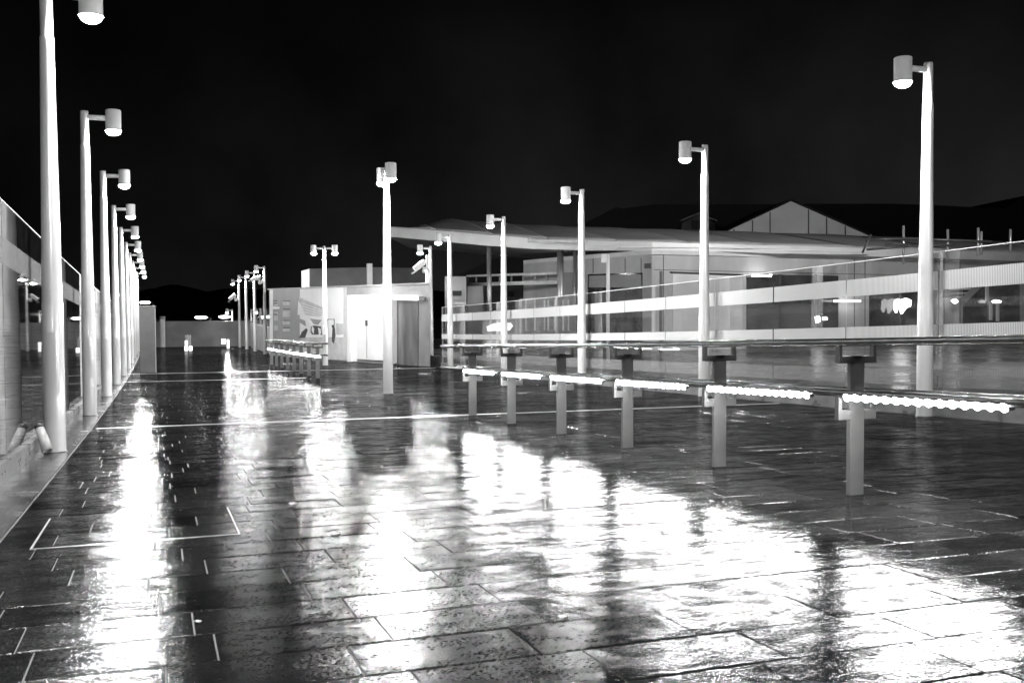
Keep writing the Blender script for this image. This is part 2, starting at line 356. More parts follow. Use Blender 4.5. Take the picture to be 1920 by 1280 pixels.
# ------------------------------------------------------------------ lamp posts
HP = 4.99
def lamp_parts(root, sides=(1,), h=HP, rb=0.108, rt=0.066, lens=M_lens):
    bm = B()
    lathe(bm, [(rb*1.03, -0.05), (rb*1.03, 0.02), (rb*1.0, 1.60), (rb*0.965, 1.61), (rt*1.08, h-0.62), (rt*1.08, h-0.56), (rt*0.97, h-0.555), (rt*0.97, h-0.02), (rt*0.9, h), (0.001, h+0.002)], seg=32)
    for a in (0.55, 1.75):                   # service-hatch screws, facing the walkway
        tube(bm, (-0.02, -rb*0.99, a), (-0.02, -rb*1.02, a), 0.012, seg=10)
    mk('pole', bm, M_pole, root)
    bm = B(); lathe(bm, [(rb*1.03, 0.016), (rb*1.10, 0.014), (rb*1.10, -0.02)], seg=32); mk('base_ring', bm, M_bracket, root)
    bm = B(); ra_ = rb*1.03; n_ = 8; hp = [(ra_*math.cos(a), ra_*math.sin(a)) for a in [math.radians(-125+70*i/n_) for i in range(n_+1)]]
    g0 = [bm.verts.new((x, y, 0.62)) for x, y in hp]; g1_ = [bm.verts.new((x, y, 1.30)) for x, y in hp]
    for i in range(n_): bm.faces.new((g0[i], g0[i+1], g1_[i+1], g1_[i]))
    ht = mk('hatch', bm, M_head if False else M_pole, root); md = ht.modifiers.new('thickness', 'SOLIDIFY'); md.thickness = 0.006; md.offset = 0
    for s in sides:
        bm = B(); tube(bm, (s*rt*0.9, 0, h-0.10), (s*0.33, 0, h-0.10), 0.042, seg=20); mk('arm', bm, M_head, root)
        bm = B(); R = 0.122
        lathe(bm, [(0.001, h+0.045), (R*0.9, h+0.043), (R, h+0.03), (R, h-0.27), (R*1.05, h-0.29), (R*1.05, h-0.305), (R*0.97, h-0.305), (R*0.95, h-0.26), (0.001, h-0.26)], c=(s*0.44, 0, 0), seg=32)
        hd = mk('lamp_head', bm, M_head, root)
        bm = B(); rg = lathe(bm, [(0.001, h-0.375), (R*0.45, h-0.368), (R*0.8, h-0.342), (R*0.96, h-0.300)], c=(s*0.44, 0, 0), seg=24)
        mk('lens', bm, lens, hd)
    return root
Lx, Ly0, dL = -1.04, 11.82, 6.1
G = 'white lamp posts along the walkway'
proto = thing('lamp_post', 'tallest white lamp post on the left, its head cut off by the picture top', 'lamp post', (Lx, Ly0, zd(Lx, Ly0)), 0, G)
lamp_parts(proto)
ordn = ['first', 'second', 'third', 'fourth', 'fifth', 'sixth', 'seventh', 'eighth', 'ninth', 'tenth']
for k in range(1, 10):
    y = Ly0+dL*k
    dup(proto, (Lx, y, zd(Lx, y)), 0, '%s white lamp post from the near end of the left parapet row' % ordn[k].capitalize())
for k in (-1, -2):
    y = Ly0+dL*k
    dup(proto, (Lx, y, zd(Lx, y)), 0, 'white lamp post by the left parapet, outside the picture behind the viewer')
Rx, Ry0 = 10.31, 11.48
rl = ['tall white lamp post nearest on the right, rising beside the big striped glass panels',
      'second lamp post of the right row, in front of the dormered dark roof',
      'third lamp post of the right row, beside the pale building left corner',
      'fourth lamp post of the right row, head just above the canopy roof',
      'fifth lamp post of the right row, head against the canopy fascia']
for k in range(5):
    y = Ry0+dL*k; dup(proto, (Rx, y, zd(Rx, y)), math.pi, rl[k])
for k in (-1, -2):
    y = Ry0+dL*k; dup(proto, (Rx, y, zd(Rx, y)), math.pi, 'white lamp post by the right parapet, outside the picture behind the viewer')
y = Ry0+dL*5
y = 41.0
dup(proto, (10.93, y, zd(10.93, y)), math.pi, 'white lamp post carrying a white security camera beside the kiosk end', G)
CCTV_POLES = [(10.93, y)]
for k in range(4):
    x, y = 5.85, 58.3+dL*k
    lb = ['distant white lamp post closest to the mural wall, with a bright camera on it',
          'second white lamp post left of the mural wall in the distant row',
          'third white lamp post left of the mural wall in the distant row',
          'fourth lamp post left of the mural wall, carrying a wedge-shaped camera'][k]
    dup(proto, (x, y, zd(x, y)), math.pi, lb, G)
# twin-headed posts
p = at(706.5, 735, 22.2); twx, twy = 4.85, 21.9
t = thing('twin_lamp_post', 'near twin-headed lamp post mid-walkway, its heads one behind the other', 'lamp post', (twx, twy, zd(twx, twy)), math.radians(90), 'twin-headed lamp posts')
lamp_parts(t, (1, -1), h=5.0, lens=emit('bright_lens', LAMP*1.9))
p = at(608, 484, 42.0)
t = thing('twin_lamp_post', 'white twin-headed lamp post in front of the mural, heads side by side', 'lamp post', (p.x, p.y, zd(p.x, p.y)), -YAW, 'twin-headed lamp posts')
lamp_parts(t, (1, -1), h=5.0, lens=emit('mural_lamp_lens', LAMP*1.5))
# small lamp posts far off
p = at(437, 660, 84)
t = thing('short_lamp_post', 'short far lamp post with lit head left of the distant lamp row', 'lamp post', (p.x, p.y, p.z), math.pi)
lamp_parts(t, (1,), h=3.6)
p = at(428, 661, 72)
M_lit = emit('lit_diffuser', 2.0)
t = thing('bollard_light', 'knee-high white bollard light with a side head beyond the wet paving', 'bollard light', (p.x, p.y, p.z), math.pi)
bm = B(); lathe(bm, [(0.09, -0.1), (0.09, 0.95), (0.001, 0.96)], seg=16); mk('pole', bm, M_lit, t)
bm = B(); tube(bm, (0.05, 0, 0.83), (0.22, 0, 0.83), 0.05, seg=10); mk('arm', bm, M_white, t)
bm = B(); lathe(bm, [(0.001, 1.0), (0.15, 1.0), (0.15, 0.62), (0.001, 0.62)], c=(0.32, 0, 0), seg=16); mk('lamp_head', bm, M_lit, t)

# ------------------------------------------------------------------ security cameras on poles
def cctv(name, loc, rz, pitch, label, s=1.0):
    t = thing(name, label, 'security camera', loc, rz)
    rot = Matrix.Rotation(pitch, 3, 'Y')
    bm = B(); box(bm, (-0.32*s, 0, -0.02), (0.46*s, 0.15*s, 0.15*s), rot, 0.02); box(bm, rot @ Vector((-0.36*s, 0, 0.09*s)) , (0.56*s, 0.19*s, 0.02), rot, 0.005); mk('housing', bm, M_white, t)
    bm = B(); tube(bm, rot @ Vector((-0.555*s, 0, -0.02)), rot @ Vector((-0.57*s, 0, -0.02)), 0.05*s, seg=16); mk('lens', bm, M_black, t)
    bm = B(); box(bm, (-0.06, 0, -0.14*s), (0.10, 0.12*s, 0.16*s), None, 0.015); tube(bm, (0, 0, -0.2*s), (-0.22*s, 0, -0.06*s), 0.04*s, seg=12)
    lathe(bm, [(0.001, -0.14), (0.09, -0.15), (0.12, -0.24), (0.09, -0.34), (0.001, -0.36)], c=(-0.12*s, 0.02, 0), seg=16); mk('bracket', bm, M_white, t)
    return t
x, y = CCTV_POLES[0]
cctv('security_camera', (x-0.09, y, zd(x, y)+4.2), 0.1, -math.radians(36), 'white security camera tilted down on the lamp post beside the kiosk', 1.25)
cctv('security_camera', (5.85-0.09, 58.3, zd(5.85, 58.3)+4.3), 0.2, -math.radians(20), 'bright white security camera on the nearest distant lamp post left of the mural', 1.3)
cctv('security_camera', (5.85-0.09, 58.3+3*dL, zd(5.85, 76)+3.75), 0.2, -math.radians(38), 'wedge-shaped camera on the fourth distant lamp post left of the mural', 1.3)
# camera mast beside the kiosk camera
p = at(801.5, 560, 41.6); bm = B(); tube(bm, (p.x, p.y, -1.6), (p.x, p.y, at(801, 506, 41.6).z), 0.07, seg=14); tube(bm, (p.x, p.y, at(801, 506, 41.6).z), (p.x, p.y, at(801, 478, 41.6).z), 0.05, seg=14)
tag(mk('camera_mast', bm, M_white), 'thin pale mast standing close beside the camera-carrying lamp post', 'mast')

# ------------------------------------------------------------------ glass parapets
def parapet(name, label, X, ybreaks, top, curb_h, face, bands, gm=None):
    t = thing(name, label, 'glass parapet', (X, 0, 0))
    ya, yb = ybreaks[0], ybreaks[-1]
    bm = B(); n = 60; prof = ((-0.05, -0.02), (-0.05, curb_h), (0.05, curb_h), (0.05, -0.02)); g = []
    for i in range(n+1):
        y = ya+(yb-ya)*i/n; g.append([bm.verts.new((dx, y, zd(X, y)+dz)) for dx, dz in prof])
    for i in range(n):
        for k in range(4): bm.faces.new((g[i][k], g[i][(k+1) % 4], g[i+1][(k+1) % 4], g[i+1][k]))
    bm.faces.new(g[0]); bm.faces.new(g[-1][::-1])
    y = ya+0.4
    while y < min(yb, 30):                   # fixing bolts on the walkway face
        for dy in (0, 0.16): tube(bm, (face*0.05, y+dy, zd(X, y+dy)+curb_h*0.55), (face*0.056, y+dy, zd(X, y+dy)+curb_h*0.55), 0.012, seg=8)
        y += 1.016
    mk('curb', bm, M_curb, t)
    for i in range(len(ybreaks)-1):
        a, b = ybreaks[i]+0.014, ybreaks[i+1]-0.014
        def slabm(dx0, dx1, z0, z1, y0, y1):
            bm = B(); P = lambda dx, y, z: bm.verts.new((dx, y, zd(X, y)+z))
            v = [P(dx0, y0, z0), P(dx1, y0, z0), P(dx1, y1, z0), P(dx0, y1, z0), P(dx0, y0, z1), P(dx1, y0, z1), P(dx1, y1, z1), P(dx0, y1, z1)]
            for f in ((0, 3, 2, 1), (4, 5, 6, 7), (0, 1, 5, 4), (1, 2, 6, 5), (2, 3, 7, 6), (3, 0, 4, 7)): bm.faces.new([v[j] for j in f])
            return bm
        gl = mk('glass_panel', slabm(-0.007, 0.007, curb_h-0.01, top, a, b), gm or M_glass, t)
        for (z0, z1, m) in bands:
            mk('frosted_band', slabm(face*0.0085, face*0.0100, z0, z1, a+0.004, b-0.004), m, gl)
        mk('top_trim', slabm(-0.009, 0.009, top+0.001, top+0.012, a, b), M_trim, gl)
    return t
M_trim = mat('polished_edge', 0.8, 0.3, noise=0.1, nscale=20)
gx_r = 10.55
rb = [-4+0.0]
y = Ry0-2*dL
rb = []
for k in range(14):
    yy = Ry0-2*dL + k*dL/3*1.0
    rb.append(yy)
rb = [Ry0-2*dL+k*dL/3 for k in range(0, 20)]
rb = [v for v in rb if v < 37.4]+[37.9]
parapet('glass_parapet', 'long glass parapet with white striped bands along the right edge of the walkway', gx_r, rb, 2.34, 0.20, -1,
        [(1.80, 2.07, M_frost), (1.13, 1.31, M_frost), (0.42, 0.66, M_frost_low)])
lb = [Ly0-2*dL+k*dL/3 for k in range(0, 46)]
lb = [v for v in lb if v < 76]
parapet('glass_parapet', 'long glass parapet full of lamp reflections along the left edge of the walkway', -1.26, lb, 2.42, 0.16, 1,
        [(1.86, 2.10, M_frost_low)], M_glass_clear)

# ------------------------------------------------------------------ double handrails with LED strips
LROT = Matrix.Rotation(math.radians(74), 3, 'Y')      # the LEDs look down and out, away from the posts
def handrail(name, label, X, posts, y_near, y_far, group, strips=True, led=None):
    t = thing(name, label, 'handrail', (X, 0, 0), 0, group)
    W = 0.145
    for i, y in enumerate(posts):
        z = zd(X, y)
        bm = B(); box(bm, (0, y, z+0.475), (0.12, 0.04, 1.0), None, 0.004); mk('post', bm, M_post, t)
        bm = B(); box(bm, (0, y, z+0.955), (2*W+0.03, 0.046, 0.05), None, 0.004)
        for s in (-1, 1): box(bm, (s*W, y, z+1.0), (0.028, 0.0465, 0.14), None, 0.004)
        mk('top_bracket', bm, M_bracket, t)
        for s in (-1, 1):
            bm = B()
            prism(bm, [Vector((s*a, y-0.022, z+b)) for a, b in ((0.061, 0.535), (W+0.014, 0.535), (W+0.014, 0.70), (W-0.014, 0.70), (W-0.014, 0.60), (0.061, 0.60))], Vector((0, 0.044, 0)))
            mk('lower_bracket', bm, M_post, t)
        if strips and y-1.45 > y_near-0.5:
            bm = B(); L = 1.46; n = 15
            ya, yb = y-0.06, y-0.06-L
            tube(bm, (-W, ya, zd(X, ya)+0.698), (-W, yb, zd(X, yb)+0.698), 0.017, seg=10); st = mk('led_strip', bm, M_bracket, t)
            bm = B()
            tube(bm, Vector((-W-0.014, ya-0.03, zd(X, ya)+0.692)), Vector((-W-0.014, yb+0.03, zd(X, yb)+0.692)), 0.008, seg=10)
            for k in range(n):
                yy = ya-L*(k+0.5)/n
                nv = len(bm.verts); lathe(bm, [(0.026, -0.014), (0.023, -0.023), (0.012, -0.029), (0.001, -0.031)], seg=12); bm.verts.ensure_lookup_table()
                for v in bm.verts[nv:]: v.co = LROT @ v.co + Vector((-W, yy, zd(X, yy)+0.700))
            mk('led', bm, led or M_led, st)
    n = 24
    for nm, zc, r in (('top_rail', 1.078, 0.027), ('lower_rail', 0.724, 0.026)):
        for s in (-1, 1):
            bm = B()
            rings = []
            for i in range(n+1):
                y = y_near+(y_far-y_near)*i/n
                rings.append([bm.verts.new((s*W+r*math.cos(a), y, zd(X, y)+zc+r*math.sin(a))) for a in [2*math.pi*j/16 for j in range(16)]])
            for i in range(n):
                for j in range(16):
                    f = bm.faces.new((rings[i][j], rings[i][(j+1) % 16], rings[i+1][(j+1) % 16], rings[i+1][j])); f.smooth = True
            bm.faces.new(rings[0]); bm.faces.new(rings[-1][::-1]); mk(nm, bm, M_dark, t)
    return t
py0, dP = 5.85, 1.819
handrail('double_handrail', 'long dark double handrail with bright LED strips crossing the right foreground', 4.65, [py0+dP*i for i in range(-2, 6)], 1.0, 16.2, 'double handrails')
handrail('double_handrail', 'shorter double handrail with LED strips in front of the mural wall', 4.72, [31.3+dP*1.03*i for i in range(0, 8)], 30.3, 45.2, 'double handrails', True, emit('dim_led', LED*0.3))

# ------------------------------------------------------------------ kiosk with mural, doors, tube light
KA = at(806, 600, 40.4); KB = at(505, 600, 54.7)
KW = Wall(KA, KB); kd = (Vector((KB.x, KB.y, 0))-Vector((KA.x, KA.y, 0))); kn = -KW.n
ktop = 1.84; kbase = -2.3
M_clad = mat('pale_cladding', 0.20, 0.35, 0.2, noise=0.18, nscale=1.5, bump=0.05, bscale=10)
M_clad_d = mat('dark_cladding', 0.16, 0.25, 0.4, noise=0.3, nscale=2, stretch=(1, 1, 0.3))
M_door = mat('white_door', 0.5, 0.35, noise=0.05, nscale=2)
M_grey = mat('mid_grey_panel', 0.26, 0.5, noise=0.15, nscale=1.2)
kiosk = thing('kiosk', 'low pale metal-clad kiosk with white doors and a mural on its long side', 'kiosk', (0, 0, 0))
def quad(W, x0, y0, x1, y1, out): return [W.hit(x0, y0, out), W.hit(x1, y0, out), W.hit(x1, y1, out), W.hit(x0, y1, out)]
def panel(W, poly, out, th, m, name, parent, bm=None):
    own = bm is None
    bm = bm or B(); prism(bm, [W.hit(px, py, out) for px, py in poly], -W.n*th)
    return mk(name, bm, m, parent) if own else bm
a0 = Vector((KA.x, KA.y, 0)); b0 = Vector((KB.x, KB.y, 0)); back = kn*7.0; endv = (a0-Vector((CAM.x, CAM.y, 0))).normalized()*7.0 + kd.normalized()*0.6
bm = B(); prism(bm, [a0+Vector((0, 0, kbase)), b0+Vector((0, 0, kbase)), b0+back+Vector((0, 0, kbase)), a0+endv+Vector((0, 0, kbase))], Vector((0, 0, ktop-kbase)))
mk('wall', bm, M_clad, kiosk)
bm = B(); dd = kd.normalized()*0.12
prism(bm, [a0-dd+KW.n*0.06+Vector((0, 0, ktop+0.003)), b0+dd+KW.n*0.06+Vector((0, 0, ktop+0.003)), b0+dd+back+Vector((0, 0, ktop+0.003)), a0-dd+endv+Vector((0, 0, ktop+0.003))], Vector((0, 0, 0.07)))
mk('roof', bm, M_clad, kiosk)
panel(KW, [(736, 560), (784, 561), (784, 700), (736, 700)], 0.02, 0.03, M_clad_d, 'side_panel', kiosk)
dr = panel(KW, [(661, 553), (720, 552), (720, 676), (661, 672.5)], 0.05, 0.06, M_door, 'door', kiosk)
panel(KW, [(684.5, 600), (688, 600), (688, 611), (684.5, 611)], 0.08, 0.03, M_black, 'handle', dr)
bm = B(); prism(bm, [KW.hit(a, b, 0.075) for a, b in ((686.8, 613), (687.6, 613), (687.6, 672), (686.8, 672))], -KW.n*0.02); mk('door_seam', bm, M_grey, dr)
panel(KW, [(720.4, 560), (723, 560), (723, 668), (720.4, 668)], 0.03, 0.03, M_black, 'door_gap', kiosk)
for x0, x1, yb in ((650.5, 658.5, 678), (727, 733.5, 682)):
    panel(KW, [(x0, 553), (x1, 552.8), (x1, yb), (x0, yb)], 0.30, 0.30, M_white, 'door_pillar', kiosk)
M_tube = emit('tube_light', 2.6)
fx = thing('tube_light', 'long glowing tube light fixed high on the kiosk wall beside the white doors', 'wall light', KW.hit(760, 558, 0.1))
o0 = Vector(fx.location)
bm = B(); tube(bm, KW.hit(740, 557.5, 0.16)-o0, KW.hit(782.5, 558.5, 0.16)-o0, 0.105, seg=18); mk('diffuser', bm, M_tube, fx)
bm = B(); box(bm, KW.hit(790, 559.5, 0.1)-o0, (0.22, 0.2, 0.16), None, 0.02); mk('end_cap', bm, M_clad, fx)
# roof plant box
bm = B(); p0, p1, p2 = at(565, 503, 58.5), at(580, 501, 55), at(695, 503, 53)
prism(bm, [Vector((v.x, v.y, 1.6)) for v in (p0, p1, p2)]+[Vector((p2.x, p2.y, 1.6))+kn*3.5, Vector((p0.x, p0.y, 1.6))+kn*1.5], Vector((0, 0, 1.4)))
tag(mk('plant_room', bm, mat('plant_cladding', 0.13, 0.5, noise=0.25, nscale=0.8)), 'grey boxy plant room standing behind the kiosk roofline', 'plant room')
bm = B(); p = at(693, 533, 52); box(bm, (p.x, p.y, 1.2), (0.27, 0.27, (at(693, 494, 52).z-0.6)*2-1.2 if False else 3.9), None, 0.02)
tag(mk('vent_stack', bm, M_white), 'narrow pale square stack rising beside the grey plant room', 'stack')

# mural panel on the kiosk
M_mur = [mat('mural_mid', 0.32, 0.45, noise=0.1, nscale=1), mat('mural_light', 0.85, 0.45, noise=0.08, nscale=1), mat('mural_white', 0.8, 0.45), mat('mural_soft', 0.52, 0.45, noise=0.15, nscale=2), mat('mural_dark', 0.05, 0.5)]
mural = thing('mural_panel', 'large printed mural of an angular pale building and small figures on the kiosk wall', 'mural', KW.hit(580, 600, 0))
mo = Vector(mural.location)
def mpoly(polys, out, m, name):
    bm = B()
    for poly in polys: prism(bm, [KW.hit(px, py, out)-mo for px, py in poly], -KW.n*0.006)
    return mk(name, bm, M_mur[m], mural)
mpoly([[(512, 543.5), (562, 541.2), (562, 669), (512, 665.5)]], 0.012, 0, 'text_field')
mpoly([[(562, 541.2), (644, 538), (644, 675), (562, 669)]], 0.012, 1, 'picture_field')
mpoly([[(505.5, 543), (511.5, 542.8), (511.5, 665), (505.5, 664.5)]], 0.014, 1, 'border')
blocks = []
for (x0, x1, ys) in ((514, 521, [(570, 573), (585, 589), (592, 601), (610, 619)]), (530, 543, [(565, 572), (583, 594), (601, 608), (616, 621)])):
    for ya, yb in ys: blocks.append([(x0, ya), (x1, ya), (x1, yb), (x0, yb)])
mpoly(blocks, 0.020, 3, 'text_block')
mpoly([[(511.5, 574.5), (524, 575), (524, 579), (511.5, 579.5)]], 0.021, 2, 'heading_block')
heads = [[(x0, y), (x1, y), (x1, y+1.6), (x0, y+1.6)] for x0, x1, ys in ((512, 519, (563, 568, 588)), (531, 544, (563, 578.4, 600, 613.3))) for y in ys]
mpoly(heads, 0.021, 4, 'heading_line')
mpoly([[(559, 563), (573, 590), (578, 591.5), (558, 590)], [(575, 594), (582, 606), (583, 622), (579, 632), (572, 620), (573, 600)]], 0.020, 2, 'building_face')
mpoly([[(560, 557), (612, 579), (610, 586), (600, 594), (585, 592), (572, 590), (562, 566)]], 0.020, 3, 'building_flank')
mpoly([[(563+i*1.5, 562+i*5.4), (611, 580+i*3.6), (611, 580.9+i*3.6), (563+i*1.5, 563+i*5.4)] for i in range(1, 5)], 0.026, 1, 'floor_line')
mpoly([[(560, 556.5), (566, 556), (572, 558), (579, 558), (586, 562), (592, 570), (578, 564)]], 0.018, 2, 'cloud')
mpoly([[(581, 597), (603, 600), (596, 609), (588, 607)], [(559, 596), (572, 601), (574, 612), (561, 604)]], 0.024, 0, 'underside')
for poly in ([(583, 612), (589, 610), (602, 612), (604, 628), (600, 627), (585, 627), (582, 622)], [(566, 622), (574, 615), (577, 618), (572, 633), (560, 634)], [(622, 609), (626, 609), (628, 616), (629, 628), (626, 644), (622, 640)]): mpoly([poly], 0.024, 4, 'figure')
mpoly([[(585, 611), (589, 616), (588, 626), (584, 620)], [(596, 614), (601, 616), (602, 625), (598, 628)], [(617, 613), (623, 614), (622, 632), (617, 632)]], 0.030, 1, 'figure_light')
mpoly([[(613.8, 598), (627, 598), (627, 599), (613.8, 599)], [(613.8, 598), (614.8, 598), (614.8, 630), (613.8, 630)], [(626, 598), (627, 598), (627, 612), (626, 612)]], 0.028, 4, 'sign_frame')
mpoly([[(562, 632), (644, 632), (644, 674.5), (562, 668.5)]], 0.016, 3, 'foreground')
mpoly([[(644, 538), (650, 537.7), (650, 675.5), (644, 675)]], 0.014, 3, 'right_edge')  # mid-tone strip along the right side of the mural
mpoly([[(630, 606), (646, 607), (646, 626), (636, 628), (630, 627)]], 0.019, 3, 'distant_block')

# ------------------------------------------------------------------ left end: cabinet, pipe, wall, lights, bollard
M_cab = mat('dark_grey_cabinet', 0.075, 0.45, noise=0.15, nscale=3)
x, y = -0.27, 39.0
t = thing('cabinet', 'tall dark grey cabinet standing at the far end of the left lamp row', 'cabinet', (x, y, zd(x, y)), 0)
bm = B(); box(bm, (0, 0, 1.17), (0.56, 0.5, 2.44), None, 0.012); mk('body', bm, M_cab, t)
bm = B(); box(bm, (0.0, 0, 2.41), (0.6, 0.54, 0.03), None, 0.008); mk('cap', bm, M_grey, t)
bm = B(); box(bm, (0.263, -0.258, 1.15), (0.03, 0.03, 2.38), None, 0.004); mk('corner_trim', bm, M_grey, t)
# little pipe leaning by the first lamp post
pp = at(91, 851, 11.05); q0 = Vector((-1.09, 11.52, zd(-1.09, 11.5)+0.045)); q1 = q0+Vector((-0.06, 0.10, 0.24))
t = thing('plastic_pipe', 'short white pipe leaning beside the tallest left lamp post, dark open end down', 'pipe', q0)
bm = B(); lathe(bm, [(0.048, 0.0), (0.056, 0.0), (0.052, 0.12), (0.044, 0.27), (0.040, 0.27), (0.046, 0.12), (0.047, 0.002)], seg=24)
o = mk('tube', bm, mat('dull_plastic', 0.38, 0.4, noise=0.2, nscale=9), t); o.rotation_euler = Vector((-0.09, 0.12, 0.26)).to_track_quat('Z', 'Y').to_euler()
bm = B(); lathe(bm, [(0.001, 0.27), (0.046, 0.268), (0.05, 0.30), (0.001, 0.33)], seg=20)
o2 = mk('cap', bm, M_bracket, t); o2.rotation_euler = o.rotation_euler
M_bwall = mat('rendered_wall', 0.30, 0.6, noise=0.3, nscale=0.5)
bm = B(); a, b = at(240, 660, 82), at(478, 660, 82); ex = (b-a); ex.z = 0; nrm = Vector((-ex.y, ex.x, 0)).normalized()
prism(bm, [Vector((a.x, a.y, -2.7)), Vector((b.x, b.y, -2.7)), Vector((b.x, b.y, -0.28)), Vector((a.x, a.y, -0.28))], nrm*0.4)
bw = thing('boundary_wall', 'grey rendered wall closing the far end of the walkway', 'wall'); mk('wall', bm, M_bwall, bw)
bm = B(); a2, b2 = a-nrm*0.5, b-nrm*0.5
prism(bm, [Vector((a2.x, a2.y, -2.9)), Vector((b2.x, b2.y, -2.9)), Vector((b2.x, b2.y, -2.66)), Vector((a2.x, a2.y, -2.66))], nrm*0.497); mk('plinth', bm, M_clad, bw)
p = at(305.5, 660, 79)
t = thing('pillar', 'pale round ribbed pillar in front of the grey wall at the far end', 'pillar', (p.x, p.y, -2.7))
bm = B(); seg = 40
prof = []
for z in (0, 2.65):
    prof.append([bm.verts.new(((0.20 if i % 2 else 0.185)*math.cos(2*math.pi*i/seg), (0.20 if i % 2 else 0.185)*math.sin(2*math.pi*i/seg), z)) for i in range(seg)])
for i in range(seg): bm.faces.new((prof[0][i], prof[0][(i+1) % seg], prof[1][(i+1) % seg], prof[1][i]))
bm.faces.new(prof[1]); mk('shaft', bm, M_white, t)
bm = B(); lathe(bm, [(0.001, 2.86), (0.2, 2.86), (0.22, 2.80), (0.22, 2.66), (0.001, 2.66)], seg=32); mk('capital', bm, M_grey, t)
M_far = emit('street_light', 30.0)
def street_light(px, py, d, label):
    p = at(px, py, d); t = thing('street_light', label, 'street light', (p.x, p.y, -2.7), -YAW)
    h = p.z+2.7
    bm = B(); lathe(bm, [(0.09, 0), (0.06, h+0.05), (0.001, h+0.06)], c=(0.9, 0, 0), seg=12); tube(bm, (0.9, 0, h), (0.2, 0, h+0.12), 0.04, seg=8); mk('pole', bm, M_bracket, t)
    bm = B(); lathe(bm, [(0.001, 0.1), (0.25, 0.07), (0.32, 0.0), (0.2, -0.09), (0.001, -0.1)], seg=16)
    for v in bm.verts: v.co = Vector((v.co.x*1.9, v.co.y, v.co.z*1.25+h))
    mk('lantern', bm, M_far, t)
street_light(377, 595, 96, 'distant lit street lantern above the middle of the far grey wall')
street_light(421, 594, 100, 'distant lit street lantern above the right end of the far grey wall')
street_light(272, 567, 110, 'distant lit street lantern just right of the end of the left lamp row')
# lit traffic bollard
p = at(353.5, 669, 66)
t = thing('lit_bollard', 'small bollard with two glowing white panels under a grey plate, alone on dark paving', 'bollard', (p.x, p.y, p.z), -YAW)
M_bol = emit('bollard_glow', 3.0)
for s in (-1, 1):
    bm = B(); box(bm, (s*0.145, 0, 0.37), (0.21, 0.16, 0.72), None, 0.05); mk('lit_panel', bm, M_bol, t)
bm = B(); box(bm, (-0.02, 0.02, 1.10), (0.36, 0.12, 0.66), None, 0.02); mk('plate', bm, M_grey, t)
bm = B(); box(bm, (-0.12, -0.05, 0.92), (0.17, 0.05, 0.32), None, 0.03); mk('lit_arrow', bm, M_bol, t)

# low wall with glass beside the distant lamps
bm = B(); a, b = at(470, 640, 74), at(507, 640, 58)
WW = Wall(a, b); ex = (Vector((b.x, b.y, 0))-Vector((a.x, a.y, 0)))
lw = thing('low_wall', 'low ribbed grey wall topped with glass behind the distant lamp posts', 'wall')
prism(bm, [Vector((a.x, a.y, -2.7)), Vector((b.x, b.y, -2.7)), Vector((b.x, b.y, -0.35)), Vector((a.x, a.y, -0.35))], -WW.n*0.3); mk('wall', bm, M_grey, lw)
bm = B(); prism(bm, [Vector((a.x, a.y, -0.347)), Vector((b.x, b.y, -0.347)), Vector((b.x, b.y, -0.25)), Vector((a.x, a.y, -0.25))], -WW.n*0.34); mk('coping', bm, M_white, lw)
bm = B(); prism(bm, [Vector((a.x, a.y, -0.247)), Vector((b.x, b.y, -0.247)), Vector((b.x, b.y, 0.8)), Vector((a.x, a.y, 0.8))], -WW.n*0.03); mk('glass', bm, M_glass, lw)

# ------------------------------------------------------------------ pale building on the right
PC, PL, PR = at(1222, 569, 45), at(1085, 569, 49.9), at(1496, 569, 48.8)
ex = Vector((PR.x-PC.x, PR.y-PC.y, 0)); PR2 = Vector((PC.x, PC.y, 0))+ex*4.2
RW = Wall(PC, PR); LW = Wall(PC, PL); btop = 3.42; bbase = -1.2
M_wallp = mat('pale_panels', 0.42, 0.5, noise=0.2, nscale=0.8, stretch=(1, 1, 0.4))
M_light = mat('light_panel', 0.62, 0.5, noise=0.1, nscale=1)
M_win = mat('dark_window', 0.02, 0.08, noise=0.5, nscale=1)
bld = thing('station_building', 'long pale panelled building behind the right glass parapet, with dark windows', 'building')
back = -RW.n*12
bm = B(); c0 = Vector((PC.x, PC.y, bbase)); l0 = Vector((PL.x, PL.y, bbase)); r0_ = Vector((PR2.x, PR2.y, bbase))
prism(bm, [c0, r0_, r0_-RW.n*10, l0-RW.n*6, l0], Vector((0, 0, btop-bbase-0.2))); mk('wall', bm, M_wallp, bld)
bm = B(); e = Vector((0, 0, btop-bbase-0.197)); o1 = RW.n*0.12+LW.n*0.1
prism(bm, [c0+e+o1, r0_+e+RW.n*0.12, r0_+e-RW.n*10, l0+e-RW.n*6, l0+e+LW.n*0.12], Vector((0, 0, 0.197))); mk('roof', bm, M_light, bld)
panel(RW, [(1262, 513), (1392, 518), (1392, 668), (1262, 676)], 0.03, 0.03, M_light, 'door', bld)
panel(RW, [(1257, 509), (1394, 514), (1394, 517), (1257, 512)], 0.05, 0.05, M_black, 'lintel', bld)
def window(x0, x1, y0, y1, mull, m=None):
    w = panel(RW, [(x0, y0), (x1, y0+3), (x1, y1), (x0, y1)], 0.02, 0.02, m or M_win, 'window', bld)
    for x in mull: panel(RW, [(x-2, y0), (x+2, y0), (x+2, y1), (x-2, y1)], 0.07, 0.05, M_bracket, 'mullion', w)
    return w
window(1400, 1572, 514, 660, (1463, 1530)); window(1630, 1722, 522, 660, (1688,)); window(1806, 1912, 520, 655, (1853,)); window(1104, 1215, 520, 640, ()) if False else None
lw_ = panel(LW, [(1102, 514), (1204, 511), (1204, 690), (1102, 686)], 0.02, 0.02, M_win, 'window', bld)
panel(LW, [(1104, 517), (1202, 514), (1202, 538), (1104, 539)], 0.03, 0.02, M_grey, 'blind', lw_)
